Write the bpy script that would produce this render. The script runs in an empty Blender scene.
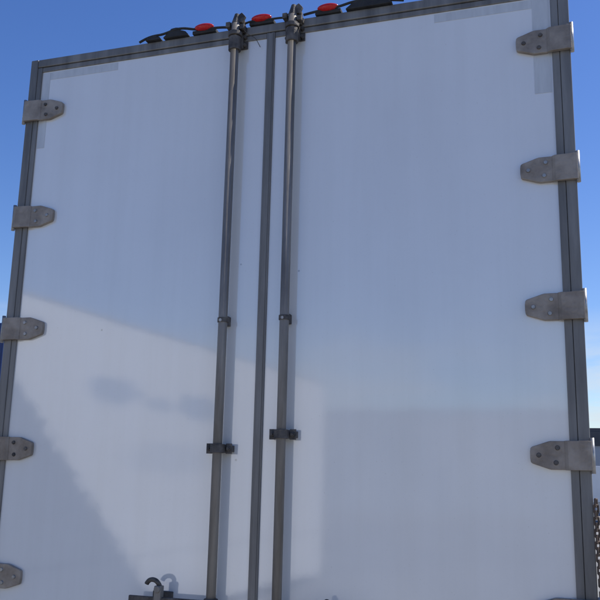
import bpy, bmesh, math, random
from mathutils import Vector, Matrix, Euler
random.seed(4)
scene=bpy.context.scene
col=scene.collection
R=math.radians

# ---------------------------------------------------------------- materials
def newmat(name):
    m=bpy.data.materials.new(name); m.use_nodes=True
    nt=m.node_tree; return m,nt,nt.nodes['Principled BSDF']
def N(nt,t,**k):
    n=nt.nodes.new(t)
    for a,b in k.items():
        if a in n.inputs: n.inputs[a].default_value=b
        else: setattr(n,a,b)
    return n
def coords(nt,scale=(1,1,1)):
    tc=N(nt,'ShaderNodeTexCoord'); mp=N(nt,'ShaderNodeMapping'); mp.inputs['Scale'].default_value=scale
    nt.links.new(tc.outputs['Object'],mp.inputs['Vector']); return mp.outputs['Vector']
def ramp(nt,fac,stops):
    r=N(nt,'ShaderNodeValToRGB'); e=r.color_ramp.elements
    while len(e)<len(stops): e.new(0.5)
    for i,(p,c) in enumerate(stops):
        e[i].position=p; e[i].color=(c[0],c[1],c[2],1)
    nt.links.new(fac,r.inputs['Fac']); return r.outputs['Color']
def noise_mat(name,c1,c2,scale=(8,8,8),rough=(.4,.6),metal=0,bump=0.0,detail=6,nscale=1.0,bscale=None,lo=.35,hi=.65):
    m,nt,b=newmat(name); v=coords(nt,scale)
    n=N(nt,'ShaderNodeTexNoise',Scale=nscale,Detail=detail,Roughness=.6); nt.links.new(v,n.inputs['Vector'])
    nt.links.new(ramp(nt,n.outputs['Fac'],[(lo,c1),(hi,c2)]),b.inputs['Base Color'])
    mr=N(nt,'ShaderNodeMapRange'); mr.inputs['To Min'].default_value=rough[0]; mr.inputs['To Max'].default_value=rough[1]
    nt.links.new(n.outputs['Fac'],mr.inputs['Value']); nt.links.new(mr.outputs[0],b.inputs['Roughness'])
    b.inputs['Metallic'].default_value=metal
    if bump:
        n2=N(nt,'ShaderNodeTexNoise',Scale=bscale or nscale*4,Detail=5.0); nt.links.new(v,n2.inputs['Vector'])
        bp=N(nt,'ShaderNodeBump',Strength=bump,Distance=.01); nt.links.new(n2.outputs['Fac'],bp.inputs['Height'])
        nt.links.new(bp.outputs[0],b.inputs['Normal'])
    return m

def door_mat():
    m,nt,b=newmat('white_frp_panel')
    v=coords(nt,(1,1,1))
    n1=N(nt,'ShaderNodeTexNoise',Scale=1.3,Detail=5.0,Roughness=.6); nt.links.new(v,n1.inputs['Vector'])
    v2=coords(nt,(9,1,0.5)); n2=N(nt,'ShaderNodeTexNoise',Scale=1.0,Detail=6.0,Roughness=.6); nt.links.new(v2,n2.inputs['Vector'])
    n3=N(nt,'ShaderNodeTexNoise',Scale=150.0,Detail=3.0); nt.links.new(v,n3.inputs['Vector'])
    c1=ramp(nt,n1.outputs['Fac'],[(.3,(.735,.73,.712)),(.7,(.79,.785,.765))])
    c2=ramp(nt,n2.outputs['Fac'],[(.3,(.94,.935,.92)),(.6,(1,1,1))])
    mx=N(nt,'ShaderNodeMix',data_type='RGBA',blend_type='MULTIPLY'); mx.inputs[0].default_value=.6
    nt.links.new(c1,mx.inputs[6]); nt.links.new(c2,mx.inputs[7])
    c3=ramp(nt,n3.outputs['Fac'],[(.26,(.80,.78,.75)),(.34,(1,1,1))])
    mx2=N(nt,'ShaderNodeMix',data_type='RGBA',blend_type='MULTIPLY'); mx2.inputs[0].default_value=.7
    nt.links.new(mx.outputs[2],mx2.inputs[6]); nt.links.new(c3,mx2.inputs[7])
    vo=N(nt,'ShaderNodeTexVoronoi',Scale=5.5); nt.links.new(v,vo.inputs['Vector'])
    c4=ramp(nt,vo.outputs['Distance'],[(.018,(.35,.33,.30)),(.034,(1,1,1))])
    mx3=N(nt,'ShaderNodeMix',data_type='RGBA',blend_type='MULTIPLY'); mx3.inputs[0].default_value=.6
    nt.links.new(mx2.outputs[2],mx3.inputs[6]); nt.links.new(c4,mx3.inputs[7])
    nt.links.new(mx3.outputs[2],b.inputs['Base Color'])
    mr=N(nt,'ShaderNodeMapRange'); mr.inputs['To Min'].default_value=.04; mr.inputs['To Max'].default_value=.075
    nt.links.new(n1.outputs['Fac'],mr.inputs['Value']); nt.links.new(mr.outputs[0],b.inputs['Roughness'])
    b.inputs['IOR'].default_value=2.25
    n4=N(nt,'ShaderNodeTexNoise',Scale=1.8,Detail=3.0); nt.links.new(v,n4.inputs['Vector'])
    bp=N(nt,'ShaderNodeBump',Strength=.07,Distance=.01); nt.links.new(n4.outputs['Fac'],bp.inputs['Height'])
    n5=N(nt,'ShaderNodeTexNoise',Scale=45.0,Detail=3.0); nt.links.new(v,n5.inputs['Vector'])
    bp2=N(nt,'ShaderNodeBump',Strength=.018,Distance=.002); nt.links.new(n5.outputs['Fac'],bp2.inputs['Height'])
    nt.links.new(bp.outputs[0],bp2.inputs['Normal']); nt.links.new(bp2.outputs[0],b.inputs['Normal'])
    return m
M={}
M['door']=door_mat()
M['steel']=noise_mat('brushed_frame_steel',(.13,.122,.112),(.24,.23,.215),(14,14,1.5),(.4,.6),.3,.1)
M['rod']=noise_mat('galvanised_rod',(.15,.135,.118),(.27,.25,.225),(20,20,2.5),(.42,.62),.25,.15)
M['hinge']=noise_mat('hinge_steel',(.20,.162,.128),(.35,.30,.25),(12,12,12),(.4,.65),.25,.25)
M['bolt']=noise_mat('bolt_zinc',(.25,.24,.23),(.45,.44,.42),(40,40,40),(.3,.5),.6)
M['dark']=noise_mat('dark_cast_steel',(.04,.035,.032),(.14,.125,.11),(25,25,25),(.5,.75),.2,.3)
M['rubber']=noise_mat('black_rubber',(.012,.012,.013),(.03,.03,.03),(20,20,20),(.6,.85),0,.2)
M['tape']=noise_mat('reflective_tape',(.53,.54,.54),(.60,.61,.61),(30,30,6),(.25,.4),.1,.05)
M['alu']=noise_mat('trailer_aluminium',(.40,.40,.41),(.52,.52,.53),(3,3,3),(.35,.5),.5,.05)
M['side']=noise_mat('trailer_side_white',(.68,.68,.68),(.76,.76,.76),(1,1,1),(.3,.45),0,.03)
M['bluepaint']=noise_mat('blue_paint',(.012,.03,.11),(.02,.045,.15),(2,2,2),(.3,.5))
M['wallw']=noise_mat('warehouse_metal_wall',(.47,.48,.475),(.62,.62,.61),(.12,.12,.12),(.5,.7))
M['wallb']=noise_mat('warehouse_bluegrey_wall',(.25,.28,.33),(.30,.33,.38),(.4,.4,.4),(.5,.7))
M['roof']=noise_mat('dark_parapet',(.04,.045,.055),(.07,.075,.085),(.6,.6,.6),(.6,.8))
M['rust']=noise_mat('rusty_chain',(.06,.045,.035),(.16,.11,.08),(60,60,60),(.6,.8),.2,.3)
def red_mat():
    m,nt,b=newmat('red_lens'); b.inputs['Roughness'].default_value=.15
    v=coords(nt,(120,120,120)); w=N(nt,'ShaderNodeTexNoise',Scale=1.0); nt.links.new(v,w.inputs['Vector'])
    nt.links.new(ramp(nt,w.outputs['Fac'],[(.3,(.5,.012,.012)),(.7,(.7,.03,.03))]),b.inputs['Base Color'])
    t=N(nt,'ShaderNodeBsdfTranslucent'); t.inputs['Color'].default_value=(.7,.04,.04,1)
    mx=N(nt,'ShaderNodeMixShader'); mx.inputs[0].default_value=.25
    nt.links.new(b.outputs[0],mx.inputs[1]); nt.links.new(t.outputs[0],mx.inputs[2])
    nt.links.new(mx.outputs[0],nt.nodes['Material Output'].inputs['Surface']); return m
M['red']=red_mat()

# ---------------------------------------------------------------- mesh helpers
def mkobj(name,bm,mat,parent=None,smooth=False,bevel=0,seg=2):
    me=bpy.data.meshes.new(name); bmesh.ops.recalc_face_normals(bm,faces=bm.faces); bm.to_mesh(me); bm.free()
    if smooth:
        for p in me.polygons: p.use_smooth=True
    o=bpy.data.objects.new(name,me); col.objects.link(o)
    if mat: me.materials.append(mat)
    if bevel:
        b=o.modifiers.new('bev','BEVEL'); b.width=bevel; b.segments=seg; b.limit_method='ANGLE'; b.angle_limit=R(40)
    if parent: o.parent=parent
    return o
def empty(name,loc=(0,0,0),rz=0):
    e=bpy.data.objects.new(name,None); e.location=loc; e.rotation_euler=(0,0,rz); col.objects.link(e); return e
def abox(bm,x0,x1,y0,y1,z0,z1,mi=0):
    vs=[bm.verts.new((x,y,z)) for x in (x0,x1) for y in (y0,y1) for z in (z0,z1)]
    for f in [(0,1,3,2),(4,6,7,5),(0,4,5,1),(2,3,7,6),(0,2,6,4),(1,5,7,3)]:
        fc=bm.faces.new([vs[i] for i in f]); fc.material_index=mi
def acyl(bm,p0,p1,r,n=16,r2=None,mi=0):
    p0=Vector(p0);p1=Vector(p1);d=p1-p0
    q=d.to_track_quat('Z','Y').to_matrix().to_4x4()
    g=bmesh.ops.create_cone(bm,cap_ends=True,segments=n,radius1=r,radius2=r if r2 is None else r2,depth=d.length,matrix=Matrix.Translation((p0+p1)/2)@q)
def box(name,b,mat,parent=None,bevel=0):
    bm=bmesh.new(); abox(bm,*b); return mkobj(name,bm,mat,parent,bevel=bevel)
def cyl(name,p0,p1,r,mat,parent=None,n=20,bevel=0):
    bm=bmesh.new(); acyl(bm,p0,p1,r,n); o=mkobj(name,bm,mat,parent,smooth=False,bevel=bevel)
    for p in o.data.polygons:
        if len(p.vertices)==4: p.use_smooth=True
    return o
def prism(bm,poly,y0,y1):   # poly in xz
    a=[bm.verts.new((x,y0,z)) for x,z in poly]; b=[bm.verts.new((x,y1,z)) for x,z in poly]
    bm.faces.new(a); bm.faces.new(b[::-1]); n=len(poly)
    for i in range(n): bm.faces.new([a[i],b[i],b[(i+1)%n],a[(i+1)%n]])
def tube(name,pts,r,mat,parent):
    cu=bpy.data.curves.new(name,'CURVE'); cu.dimensions='3D'; cu.bevel_depth=r; cu.bevel_resolution=3
    s=cu.splines.new('NURBS'); s.points.add(len(pts)-1); s.order_u=4; s.use_endpoint_u=True
    for i,p in enumerate(pts): s.points[i].co=(*p,1)
    cu.materials.append(mat); o=bpy.data.objects.new(name,cu); col.objects.link(o); o.parent=parent; return o

# ---------------------------------------------------------------- main trailer
T=empty('semi_trailer')
H=4.10; ZB=1.12
for n,(x0,x1) in {'door_panel_1':(-1.232,-.020),'door_panel_2':(.020,1.228)}.items():
    box(n,(x0,x1,0,.03,ZB+.03,4.03),M['door'],T)
def chan(n,b): box(n,b,M['steel'],T,bevel=.003)
for k,(xo,xi) in enumerate([(-1.2575,-1.232),(-.020,-.0015),(.0015,.020),(1.228,1.2575)]):
    chan('door_channel_%d'%k,(xo,xi,-.009,.04,ZB,4.055))
for k,(x0,x1) in enumerate([(-1.232,-.020),(.020,1.228)]):
    chan('door_top_channel_%d'%k,(x0,x1,-.006,.04,4.03,4.055))
    chan('door_bottom_channel_%d'%k,(x0,x1,-.006,.04,ZB,ZB+.03))
box('seam_cover',(-.009,.013,-.012,-.0092,ZB,4.05),M['steel'],T,bevel=.0012)
box('gap_backing',(-1.262,1.262,.041,.05,ZB-.02,4.066),M['rubber'],T)
# rear frame
box('frame_post_1',(-1.30,-1.2585,-.012,.12,.95,H),M['steel'],T,bevel=.004)
box('frame_post_2',(1.2585,1.30,-.012,.12,.95,H),M['steel'],T,bevel=.004)
box('frame_header',(-1.257,1.257,-.012,.12,4.0565,H-.002),M['steel'],T,bevel=.004)
box('frame_sill',(-1.257,1.257,-.02,.12,.95,1.113),M['steel'],T,bevel=.005)
# body
box('side_wall_1',(-1.297,-1.27,.121,14.0,1.15,4.08),M['side'],T)
box('side_wall_2',(1.27,1.297,.121,14.0,1.15,4.08),M['side'],T)
box('roof',(-1.27,1.27,.121,14.0,4.04,4.075),M['alu'],T)
box('front_wall',(-1.297,1.297,14.001,14.04,1.15,4.08),M['side'],T)
box('floor',(-1.29,1.29,.121,13.98,1.0,1.14),M['steel'],T)
bm=bmesh.new(); abox(bm,-1.2,1.2,-.02,.08,.48,.58); abox(bm,-.6,-.52,0,.07,.58,.95); abox(bm,.52,.6,0,.07,.58,.95)
mkobj('rear_underride_guard',bm,M['steel'],T,bevel=.006)
for s in (-1,1):
    for j in range(3):
        bm=bmesh.new(); acyl(bm,(s*(.75+.16*j),-.021,1.03),(s*(.75+.16*j),-.04,1.03),.05,24,.043); mkobj('tail_lamp',bm,M['red'],T)
def wheel(name,x,y,s,par,r=.5):
    bm=bmesh.new()
    prof=[(.20,0),(.24,.02),(.44,0),(.49,.03),(r,.07),(r,.20),(.49,.25),(.3,.26)]
    prof=[(a*r/.5,b) for a,b in prof]; n=36; rings=[]
    for (rr,w) in prof:
        rings.append([bm.verts.new((x-s*w,y+rr*math.cos(2*math.pi*i/n),r+rr*math.sin(2*math.pi*i/n))) for i in range(n)])
    for a,b in zip(rings,rings[1:]):
        for i in range(n): bm.faces.new([a[i],a[(i+1)%n],b[(i+1)%n],b[i]])
    mkobj(name+'_tyre',bm,M['rubber'],par,smooth=True)
    bm=bmesh.new(); acyl(bm,(x-s*.1,y,r),(x-s*.06,y,r),.27*r/.5,28); acyl(bm,(x-s*.06,y,r),(x-s*.0,y,r),.1,20)
    for i in range(8):
        a=i*math.pi/4; acyl(bm,(x-s*.06,y+.17*math.cos(a),r+.17*math.sin(a)),(x-s*.03,y+.17*math.cos(a),r+.17*math.sin(a)),.017,6)
    mkobj(name+'_hub',bm,M['alu'],par)
for s in (-1,1):
    for y in (1.7,3.0): wheel('wheel',s*1.25,y,s,T)
for y in (1.7,3.0): cyl('axle',(-1.1,y,.5),(1.1,y,.5),.07,M['dark'],T)
bm=bmesh.new()
for s in (-1,1): abox(bm,s*.5-.05,s*.5+.05,.3,13.5,.72,.998)
mkobj('chassis_rails',bm,M['dark'],T)
bm=bmesh.new()
for s in (-1,1): abox(bm,s*.6-.06,s*.6+.06,11.0,11.12,.06,.99); abox(bm,s*.6-.15,s*.6+.15,10.9,11.22,.0,.05)
mkobj('landing_gear',bm,M['dark'],T)

# hinges
HZ=[3.818-.5534*k for k in range(5)]+[1.25]
def hinge(i,s,z):
    h=.052; j=random.uniform(-.004,.004)
    bm=bmesh.new()
    poly=[(1.212,h),(1.160,h),(1.152,.050),(1.095,.031),(1.089,.026),(1.087,.012),(1.087,-.012),(1.089,-.026),(1.095,-.031),(1.152,-.050),(1.160,-h),(1.212,-h)]
    prism(bm,[(s*a,z+b+j) for a,b in poly],-.019,-.0003)
    mkobj('hinge_strap_%d'%i,bm,M['hinge'],T,bevel=.002)
    bm=bmesh.new()   # butt with raised knuckle fold
    prof=[(1.210,-.0205),(1.222,-.030),(1.262,-.032),(1.290,-.034),(1.304,-.030),(1.312,-.018),(1.312,.004),(1.302,.014),(1.301,-.014),(1.210,-.014)]
    a=[bm.verts.new((s*x,y,z-.053+j)) for x,y in prof]; b=[bm.verts.new((s*x,y,z+.053+j)) for x,y in prof]
    bm.faces.new(a); bm.faces.new(b[::-1])
    for k in range(len(prof)): bm.faces.new([a[k],b[k],b[(k+1)%len(prof)],a[(k+1)%len(prof)]])
    mkobj('hinge_butt_%d'%i,bm,M['hinge'],T,bevel=.0015)
    cyl('hinge_pin_%d'%i,(s*1.306,-.018,z-.064+j),(s*1.306,-.018,z+.064+j),.0085,M['bolt'],T,14)
    bm=bmesh.new()
    for bx,bz in ((1.185,.027),(1.178,-.027),(1.118,0)):
        acyl(bm,(s*bx,-.018,z+bz+j),(s*bx,-.025,z+bz+j),.0095,14,.007)
    mkobj('hinge_bolts_%d'%i,bm,M['bolt'] if i%3 else M['dark'],T)
i=0
for s in (-1,1):
    for z in HZ: hinge(i,s,z); i+=1

# lock rods
RX=[(-.160,2.165),(.118,2.225)]
for k,(x,zg) in enumerate(RX):
    cyl('lock_rod_%d'%k,(x,-.05,1.02),(x,-.05,4.10),.0195,M['rod'],T,28)
    for z,w in ((zg,.056),(1.45,.056)):
        bm=bmesh.new()
        abox(bm,x-w,x+w,-.030,-.0005,z-.013,z+.013)
        acyl(bm,(x,-.05,z-.018),(x,-.05,z+.018),.030,20)
        abox(bm,x-.031,x+.031,-.05,-.02,z-.017,z+.017)
        for s in (-1,1):
            acyl(bm,(x+s*.044,-.030,z),(x+s*.044,-.042,z),.011,6)
            acyl(bm,(x+s*.044,-.042,z),(x+s*.044,-.050,z),.006,10)
            abox(bm,x+s*.044-.014,x+s*.044+.014,-.0325,-.0301,z-.021,z+.021)
        mkobj('rod_guide_%d'%k,bm,M['dark'],T,bevel=.002)
    bm=bmesh.new(); z=2.705
    acyl(bm,(x,-.05,z-.010),(x,-.05,z+.010),.0235,20); abox(bm,x-.016,x+.016,-.04,-.0005,z-.02,z+.02)
    mkobj('rod_collar_%d'%k,bm,M['dark'],T,bevel=.001)
    bm=bmesh.new(); acyl(bm,(x,-.072,z-.004),(x,-.079,z-.004),.0065,10); mkobj('collar_screw_%d'%k,bm,M['bolt'],T)
    bm=bmesh.new()
    abox(bm,x-.030,x+.030,-.036,-.013,3.985,4.045)
    acyl(bm,(x,-.05,3.965),(x,-.05,4.03),.029,20)
    acyl(bm,(x,-.05,4.035),(x,-.05,4.055),.033,20)
    abox(bm,x-.038,x+.036,-.030,-.0125,4.062,4.125)
    abox(bm,x-.046,x-.024,-.062,-.013,4.085,4.110)
    abox(bm,x+.022,x+.044,-.058,-.013,4.068,4.092)
    acyl(bm,(x,-.05,4.10),(x+.004,-.045,4.15),.020,12,.012)
    prism(bm,[(x-.02,4.11),(x+.03,4.105),(x+.045,4.135),(x+.028,4.155),(x-.0,4.14)],-.05,-.032)
    for dz in (-.045,-.085):
        for s in (-1,1): acyl(bm,(x+s*.036,-.006,4.09+dz),(x+s*.036,-.026,4.09+dz),.009,6)
    abox(bm,x-.047,x+.047,-.0075,-.0004,3.99,4.028)
    mkobj('lock_cam_%d'%k,bm,M['dark'],T,bevel=.002)
    bm=bmesh.new(); acyl(bm,(x,-.05,1.04),(x,-.05,1.10),.033,18); abox(bm,x-.04,x+.04,-.06,-.021,.99,1.04)
    mkobj('lower_cam_%d'%k,bm,M['dark'],T,bevel=.002)
# lock handles
for k,(x,s,z) in enumerate([(-.160,-1,1.555),(.118,1,1.545)]):
    bm=bmesh.new()
    acyl(bm,(x,-.05,z-.035),(x,-.05,z+.02),.029,20)
    xx=[x+s*.02,x+s*.12,x+s*.36]
    abox(bm,min(xx[0],xx[2]),max(xx[0],xx[2]),-.070,-.058,z-.016,z+.014)
    mkobj('lock_handle_%d'%k,bm,M['dark'],T,bevel=.004)
    hx=x+s*.235
    bm=bmesh.new()
    abox(bm,hx-.045,hx+.045,-.012,-.0004,z-.05,z+.03)
    abox(bm,hx-.03,hx-.008,-.085,-.0125,z-.045,z-.018)
    mkobj('handle_keeper_%d'%k,bm,M['dark'],T,bevel=.003)
    if s<0:
        tube('handle_hasp',[(hx+.012,-.03,z+.01),(hx+.014,-.06,z+.05),(hx+.012,-.075,z+.072),(hx-.012,-.075,z+.084),(hx-.036,-.07,z+.078),(hx-.044,-.07,z+.062)],.0095,M['dark'],T)
        bm=bmesh.new(); abox(bm,hx-.004,hx+.026,-.082,-.05,z+.0,z+.058); acyl(bm,(hx+.011,-.088,z+.045),(hx+.011,-.05,z+.045),.014,12)
        mkobj('hasp_body',bm,M['rod'],T,bevel=.003)
    else:
        bm=bmesh.new(); acyl(bm,(hx-.03,-.075,z+.02),(hx-.03,-.05,z+.055),.018,14,.010); mkobj('handle_catch',bm,M['dark'],T,bevel=.002)

# marker lights on header top
for k,x in enumerate((-.335,-.045,.275)):
    bm=bmesh.new()
    bmesh.ops.create_uvsphere(bm,u_segments=24,v_segments=14,radius=1,matrix=Matrix.Translation((x,-.020,4.128))@Matrix.Diagonal((.050,.022,.017,1)))
    mkobj('marker_light_%d'%k,bm,M['red'],T,smooth=True)
    box('marker_base_%d'%k,(x-.060,x+.060,-.022,.02,4.0995,4.117),M['rubber'],T,bevel=.003)
def lump(name,x0,x1,zt):
    bm=bmesh.new(); n=10
    top=[];
    for i in range(n+1):
        t=i/n; x=x0+(x1-x0)*t; z=4.104+(zt-4.104)*(math.sin(math.pi*min(1,t*1.02))**.7)*(.55+.45*random.random()); top.append((x,z))
    prism(bm,[(x0,4.0985)]+top+[(x1,4.0985)],-.03,.03); return mkobj(name,bm,M['rubber'],T,bevel=.003)
lump('rubber_bumper_0',-.545,-.415,4.150); lump('rubber_bumper_1',-.64,-.56,4.128); lump('rubber_bumper_2',.36,.57,4.155)
tube('header_cable_0',[(-.68,-.015,4.105),(-.62,-.02,4.130),(-.56,-.02,4.118),(-.48,-.03,4.14),(-.42,-.025,4.135),(-.36,-.02,4.115),(-.25,-.02,4.118),(-.2,-.02,4.105)],.006,M['rubber'],T)
tube('header_cable_1',[(-.14,-.02,4.11),(-.08,-.025,4.125),(.0,-.02,4.11),(.05,-.02,4.118),(.1,-.02,4.105)],.005,M['rubber'],T)
tube('header_cable_2',[(.16,-.02,4.11),(.22,-.02,4.12),(.33,-.02,4.118),(.40,-.03,4.14),(.5,-.02,4.13),(.62,-.02,4.105)],.006,M['rubber'],T)
tube('seal_wire',[(-.115,-.05,4.06),(-.09,-.04,4.03),(-.07,-.03,4.04),(-.055,-.02,4.0),(-.048,-.014,3.985)],.0016,M['dark'],T)
# conspicuity tape
for k,b in enumerate([(-1.228,-1.185,3.62,4.024),(-1.184,-.80,3.985,4.024),(1.155,1.222,3.60,4.024),(.75,1.154,3.985,4.024)]):
    box('corner_tape_%d'%k,(b[0],b[1],-.0012,-.0002,b[2],b[3]),M['tape'],T)
# door hold-back chain hanging on the right edge
bm=bmesh.new(); z=1.99; q=0
while z>1.40:
    xx=1.312+.004*math.sin(z*9); w=.009 if q%2 else .004; y=.004 if q%2 else .009
    for (a,b) in (((-1,-1),(-1,1)),((-1,1),(1,1)),((1,1),(1,-1)),((1,-1),(-1,-1))):
        acyl(bm,(xx+a[0]*w*.8,-.02+a[0]*y*.8,z+a[1]*.013),(xx+b[0]*w*.8,-.02+b[0]*y*.8,z+b[1]*.013),.0036,8)
    z-=.021; q+=1
mkobj('hold_back_chain',bm,M['rust'],T)

# ---------------------------------------------------------------- sun-lit trailer parked behind the photographer (seen mirrored in the doors)
def livery_and_shade():  # white side with graphic blotches, plus a shadow wedge painted into the colour
    m,nt,b=newmat('trailer_livery_shade_wedge')
    tc=N(nt,'ShaderNodeTexCoord'); sp=N(nt,'ShaderNodeSeparateXYZ'); nt.links.new(tc.outputs['Object'],sp.inputs[0])
    def math_(op,a,b_=None,c=None):
        n=N(nt,'ShaderNodeMath',operation=op)
        for i,v in enumerate((a,b_,c)):
            if v is None: continue
            if isinstance(v,(int,float)): n.inputs[i].default_value=v
            else: nt.links.new(v,n.inputs[i])
        return n.outputs[0]
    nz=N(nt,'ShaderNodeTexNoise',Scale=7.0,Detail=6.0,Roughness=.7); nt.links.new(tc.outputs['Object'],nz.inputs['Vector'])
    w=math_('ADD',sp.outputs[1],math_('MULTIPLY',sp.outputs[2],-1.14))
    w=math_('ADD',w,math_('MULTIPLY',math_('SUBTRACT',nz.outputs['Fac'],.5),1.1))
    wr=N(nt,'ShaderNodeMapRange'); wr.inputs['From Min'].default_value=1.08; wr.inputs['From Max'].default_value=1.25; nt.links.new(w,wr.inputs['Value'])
    v=coords(nt,(1,1.8,5)); n2=N(nt,'ShaderNodeTexNoise',Scale=2.0,Detail=6.0,Roughness=.65); nt.links.new(v,n2.inputs['Vector'])
    def blob(cy_,cz_,ry,rz):
        dy=math_('DIVIDE',math_('SUBTRACT',sp.outputs[1],cy_),ry); dz=math_('DIVIDE',math_('SUBTRACT',sp.outputs[2],cz_),rz)
        rr=math_('ADD',math_('MULTIPLY',dy,dy),math_('MULTIPLY',dz,dz))
        r=N(nt,'ShaderNodeMapRange'); r.inputs['From Min'].default_value=.25; r.inputs['From Max'].default_value=.75
        nt.links.new(math_('SUBTRACT',math_('MULTIPLY',n2.outputs['Fac'],2.2),rr),r.inputs['Value']); return r.outputs[0]
    bl=math_('MAXIMUM',blob(2.75,3.15,.75,.24),blob(.55,3.10,.85,.24))
    bl=math_('MAXIMUM',bl,math_('MULTIPLY',blob(1.65,3.05,.6,.12),.8))
    bl2=math_('MULTIPLY',blob(1.2,2.3,1.6,.30),.35)
    bl=math_('MAXIMUM',bl,bl2)
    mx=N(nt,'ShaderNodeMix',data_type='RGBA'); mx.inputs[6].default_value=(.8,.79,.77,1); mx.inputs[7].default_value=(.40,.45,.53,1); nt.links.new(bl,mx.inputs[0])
    m2=N(nt,'ShaderNodeMix',data_type='RGBA'); m2.inputs[7].default_value=(.20,.22,.26,1); nt.links.new(mx.outputs[2],m2.inputs[6]); nt.links.new(wr.outputs[0],m2.inputs[0])  # diagonal shadow with ragged edge, painted over graphics in base colour
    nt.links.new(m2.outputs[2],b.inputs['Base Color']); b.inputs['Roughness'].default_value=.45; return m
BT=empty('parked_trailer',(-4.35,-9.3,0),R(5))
LV_shade=livery_and_shade()
box('cargo_box',(-2.5,0,-4.9,4.7,.95,4.08),LV_shade,BT,bevel=.03)
box('side_skirt',(-.06,-.012,-4.85,4.6,.14,.949),LV_shade,BT,bevel=.01)
box('side_skirt_2',(-2.49,-2.44,-4.85,4.6,.14,.949),LV_shade,BT,bevel=.01)
box('roof_rail',(-2.49,.006,-4.88,4.68,4.0805,4.11),M['alu'],BT)
box('chassis',(-1.9,-.6,-4.8,4.5,.6,.949),M['dark'],BT)
for y in (1.6,2.9):
    wheel('wheel',-.12,y,1,BT,.46); wheel('wheel',-2.38,y,-1,BT,.46)
bm=bmesh.new()
for xx in (-1.9,-.6): abox(bm,xx-.06,xx+.06,-3.6,-3.48,.05,.59); abox(bm,xx-.15,xx+.15,-3.7,-3.4,0,.049)
mkobj('landing_gear',bm,M['dark'],BT)

# ---------------------------------------------------------------- dark-blue trailer on the left, beyond
B2=empty('parked_trailer',(-6.28,6.3,0),R(4))
box('cargo_box',(-2.6,0,0,12,1.2,4.1),M['bluepaint'],B2,bevel=.03)
box('white_lower_band',(-2.602,.002,-.004,12,1.05,3.0),M['side'],B2)
box('rear_bumper',(-2.5,-.1,-.1,0,.45,.6),M['dark'],B2)
for y in (1.5,2.8): wheel('wheel',-.05,y,1,B2); wheel('wheel',-2.55,y,-1,B2)
box('landing_leg',(-1.5,-1.1,9.5,9.6,0,1.1),M['dark'],B2)

# ---------------------------------------------------------------- warehouses
def warehouse(name,x,y,rz,L,Dp,Hh,wall,doors,cap,dm):
    e=empty(name,(x,y,0),rz)
    box('walls',(0,L,0,Dp,0,Hh-.25),wall,e)
    box('parapet',(-.04,L+.04,-.04,Dp+.04,Hh-.249,Hh),cap,e)
    bm=bmesh.new(); k=0
    while k*.9<L: abox(bm,k*.9,k*.9+.06,-.03,-.001,0,Hh-.26); k+=1
    mkobj('wall_ribs',bm,wall,e)
    bm=bmesh.new()
    for j in range(doors):
        xx=3+j*(L-5)/max(1,doors)
        abox(bm,xx,xx+2.8,-.07,-.032,.02,3.2)
    mkobj('dock_doors',bm,dm,e)
    return e
W1=warehouse('warehouse',-6,62,0,50,30,6.2,M['wallb'],8,M['roof'],M['alu'])
box('dark_fascia',(-.06,50.06,-.10,-.045,4.9,5.945),M['roof'],W1)
warehouse('warehouse',22,-52,R(180),75,25,6.8,M['wallw'],9,M['wallw'],M['wallw'])
B3=empty('parked_trailer',(1.9,50,0),R(-8))
box('cargo_box',(0,9,0,2.5,1.1,3.2),M['side'],B3,bevel=.03)
box('skirt',(.2,8.8,.1,2.4,.5,1.09),M['alu'],B3)
for x in (1.2,2.5):
    bm=bmesh.new(); acyl(bm,(x,-.02,.5),(x,.3,.5),.5,24); mkobj('wheel',bm,M['rubber'],B3)

# ---------------------------------------------------------------- ground
bm=bmesh.new(); S=3000
bm.faces.new([bm.verts.new(p) for p in ((-S,-S,0),(S,-S,0),(S,S,0),(-S,S,0))])
gm=noise_mat('concrete_yard',(.21,.205,.19),(.30,.295,.275),(.35,.35,.35),(.75,.95),0,.3,8,1.0,60.0)
mkobj('ground',bm,gm)
bm=bmesh.new()
for k in range(-6,10): abox(bm,k*4.2+1.9,k*4.2+2.02,4,20,.002,.006)
mkobj('parking_lines',bm,noise_mat('worn_line_paint',(.45,.44,.38),(.75,.74,.68),(3,3,3),(.6,.8)))

# ---------------------------------------------------------------- light
SE,SA=R(53),R(62)   # elevation, azimuth from +Y toward +X
w=bpy.data.worlds.new('World'); scene.world=w; w.use_nodes=True; nt=w.node_tree
bg=nt.nodes['Background']; bg.inputs['Strength'].default_value=.15
sky=N(nt,'ShaderNodeTexSky',sky_type='NISHITA'); sky.sun_disc=False; sky.sun_elevation=SE; sky.sun_rotation=SA
sky.air_density=1.0; sky.dust_density=.3; sky.ozone_density=3.0
hs=N(nt,'ShaderNodeHueSaturation'); hs.inputs['Hue'].default_value=.515; hs.inputs['Saturation'].default_value=1.24; nt.links.new(sky.outputs[0],hs.inputs['Color'])
tc=N(nt,'ShaderNodeTexCoord'); mp=N(nt,'ShaderNodeMapping'); mp.inputs['Scale'].default_value=(3,3,16)
nt.links.new(tc.outputs['Generated'],mp.inputs['Vector'])
cn=N(nt,'ShaderNodeTexNoise',Scale=1.6,Detail=6.0,Roughness=.58,Distortion=.3); nt.links.new(mp.outputs[0],cn.inputs['Vector'])
cr=N(nt,'ShaderNodeMapRange'); cr.inputs['From Min'].default_value=.42; cr.inputs['From Max'].default_value=.62; nt.links.new(cn.outputs['Fac'],cr.inputs['Value'])
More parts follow.
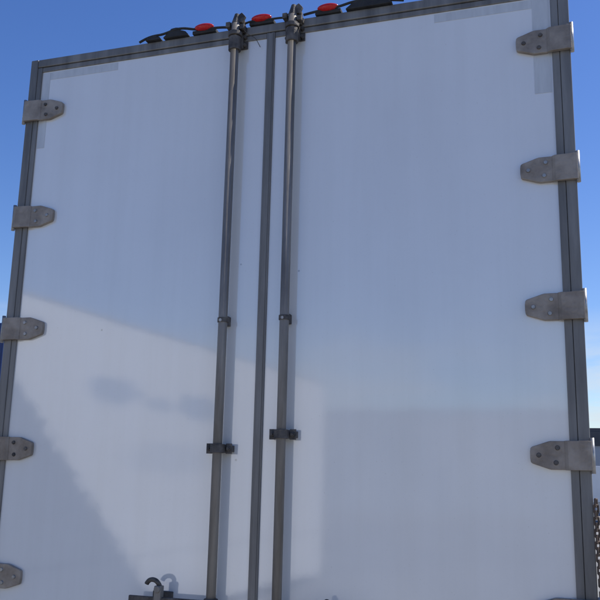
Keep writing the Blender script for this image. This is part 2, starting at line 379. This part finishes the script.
sp=N(nt,'ShaderNodeSeparateXYZ'); nt.links.new(tc.outputs['Generated'],sp.inputs[0])
el=N(nt,'ShaderNodeMapRange'); el.inputs['From Min'].default_value=.20; el.inputs['From Max'].default_value=.10; nt.links.new(sp.outputs[2],el.inputs['Value'])
mu=N(nt,'ShaderNodeMath',operation='MULTIPLY'); nt.links.new(cr.outputs[0],mu.inputs[0]); nt.links.new(el.outputs[0],mu.inputs[1])
mu2=N(nt,'ShaderNodeMath',operation='MULTIPLY'); nt.links.new(mu.outputs[0],mu2.inputs[0]); mu2.inputs[1].default_value=.8
mx=N(nt,'ShaderNodeMix',data_type='RGBA'); nt.links.new(mu2.outputs[0],mx.inputs[0]); nt.links.new(hs.outputs[0],mx.inputs[6]); mx.inputs[7].default_value=(4.8,5.1,5.5,1)
nt.links.new(mx.outputs[2],bg.inputs['Color'])
L=bpy.data.lights.new('sun','SUN'); L.energy=5; L.angle=R(.5); L.color=(1,.955,.87)
so=bpy.data.objects.new('sun',L); col.objects.link(so)
d=Vector((math.sin(SA)*math.cos(SE),math.cos(SA)*math.cos(SE),math.sin(SE)))
so.rotation_euler=d.to_track_quat('Z','Y').to_euler(); so.location=d*30

# ---------------------------------------------------------------- camera (solved from photo)
cx,cy,cz,ya,pi_,ro,f=1.2551,-3.2499,2.0493,-.3227,.2125,.0235,829.1866
F=Vector((math.sin(ya)*math.cos(pi_),math.cos(ya)*math.cos(pi_),math.sin(pi_)))
r0=Vector((math.cos(ya),-math.sin(ya),0)); u0=r0.cross(F)
Rv=math.cos(ro)*r0+math.sin(ro)*u0; Uv=-math.sin(ro)*r0+math.cos(ro)*u0
cam=bpy.data.cameras.new('camera'); co=bpy.data.objects.new('camera',cam); col.objects.link(co)
mt=Matrix((Rv,Uv,-F)).transposed().to_4x4(); mt.translation=(cx,cy,cz); co.matrix_world=mt
cam.sensor_width=36; cam.lens=36*f/600; cam.clip_end=6000; cam.clip_start=.05
scene.camera=co
scene.view_settings.view_transform='Standard'; scene.view_settings.look='None'; scene.view_settings.exposure=0
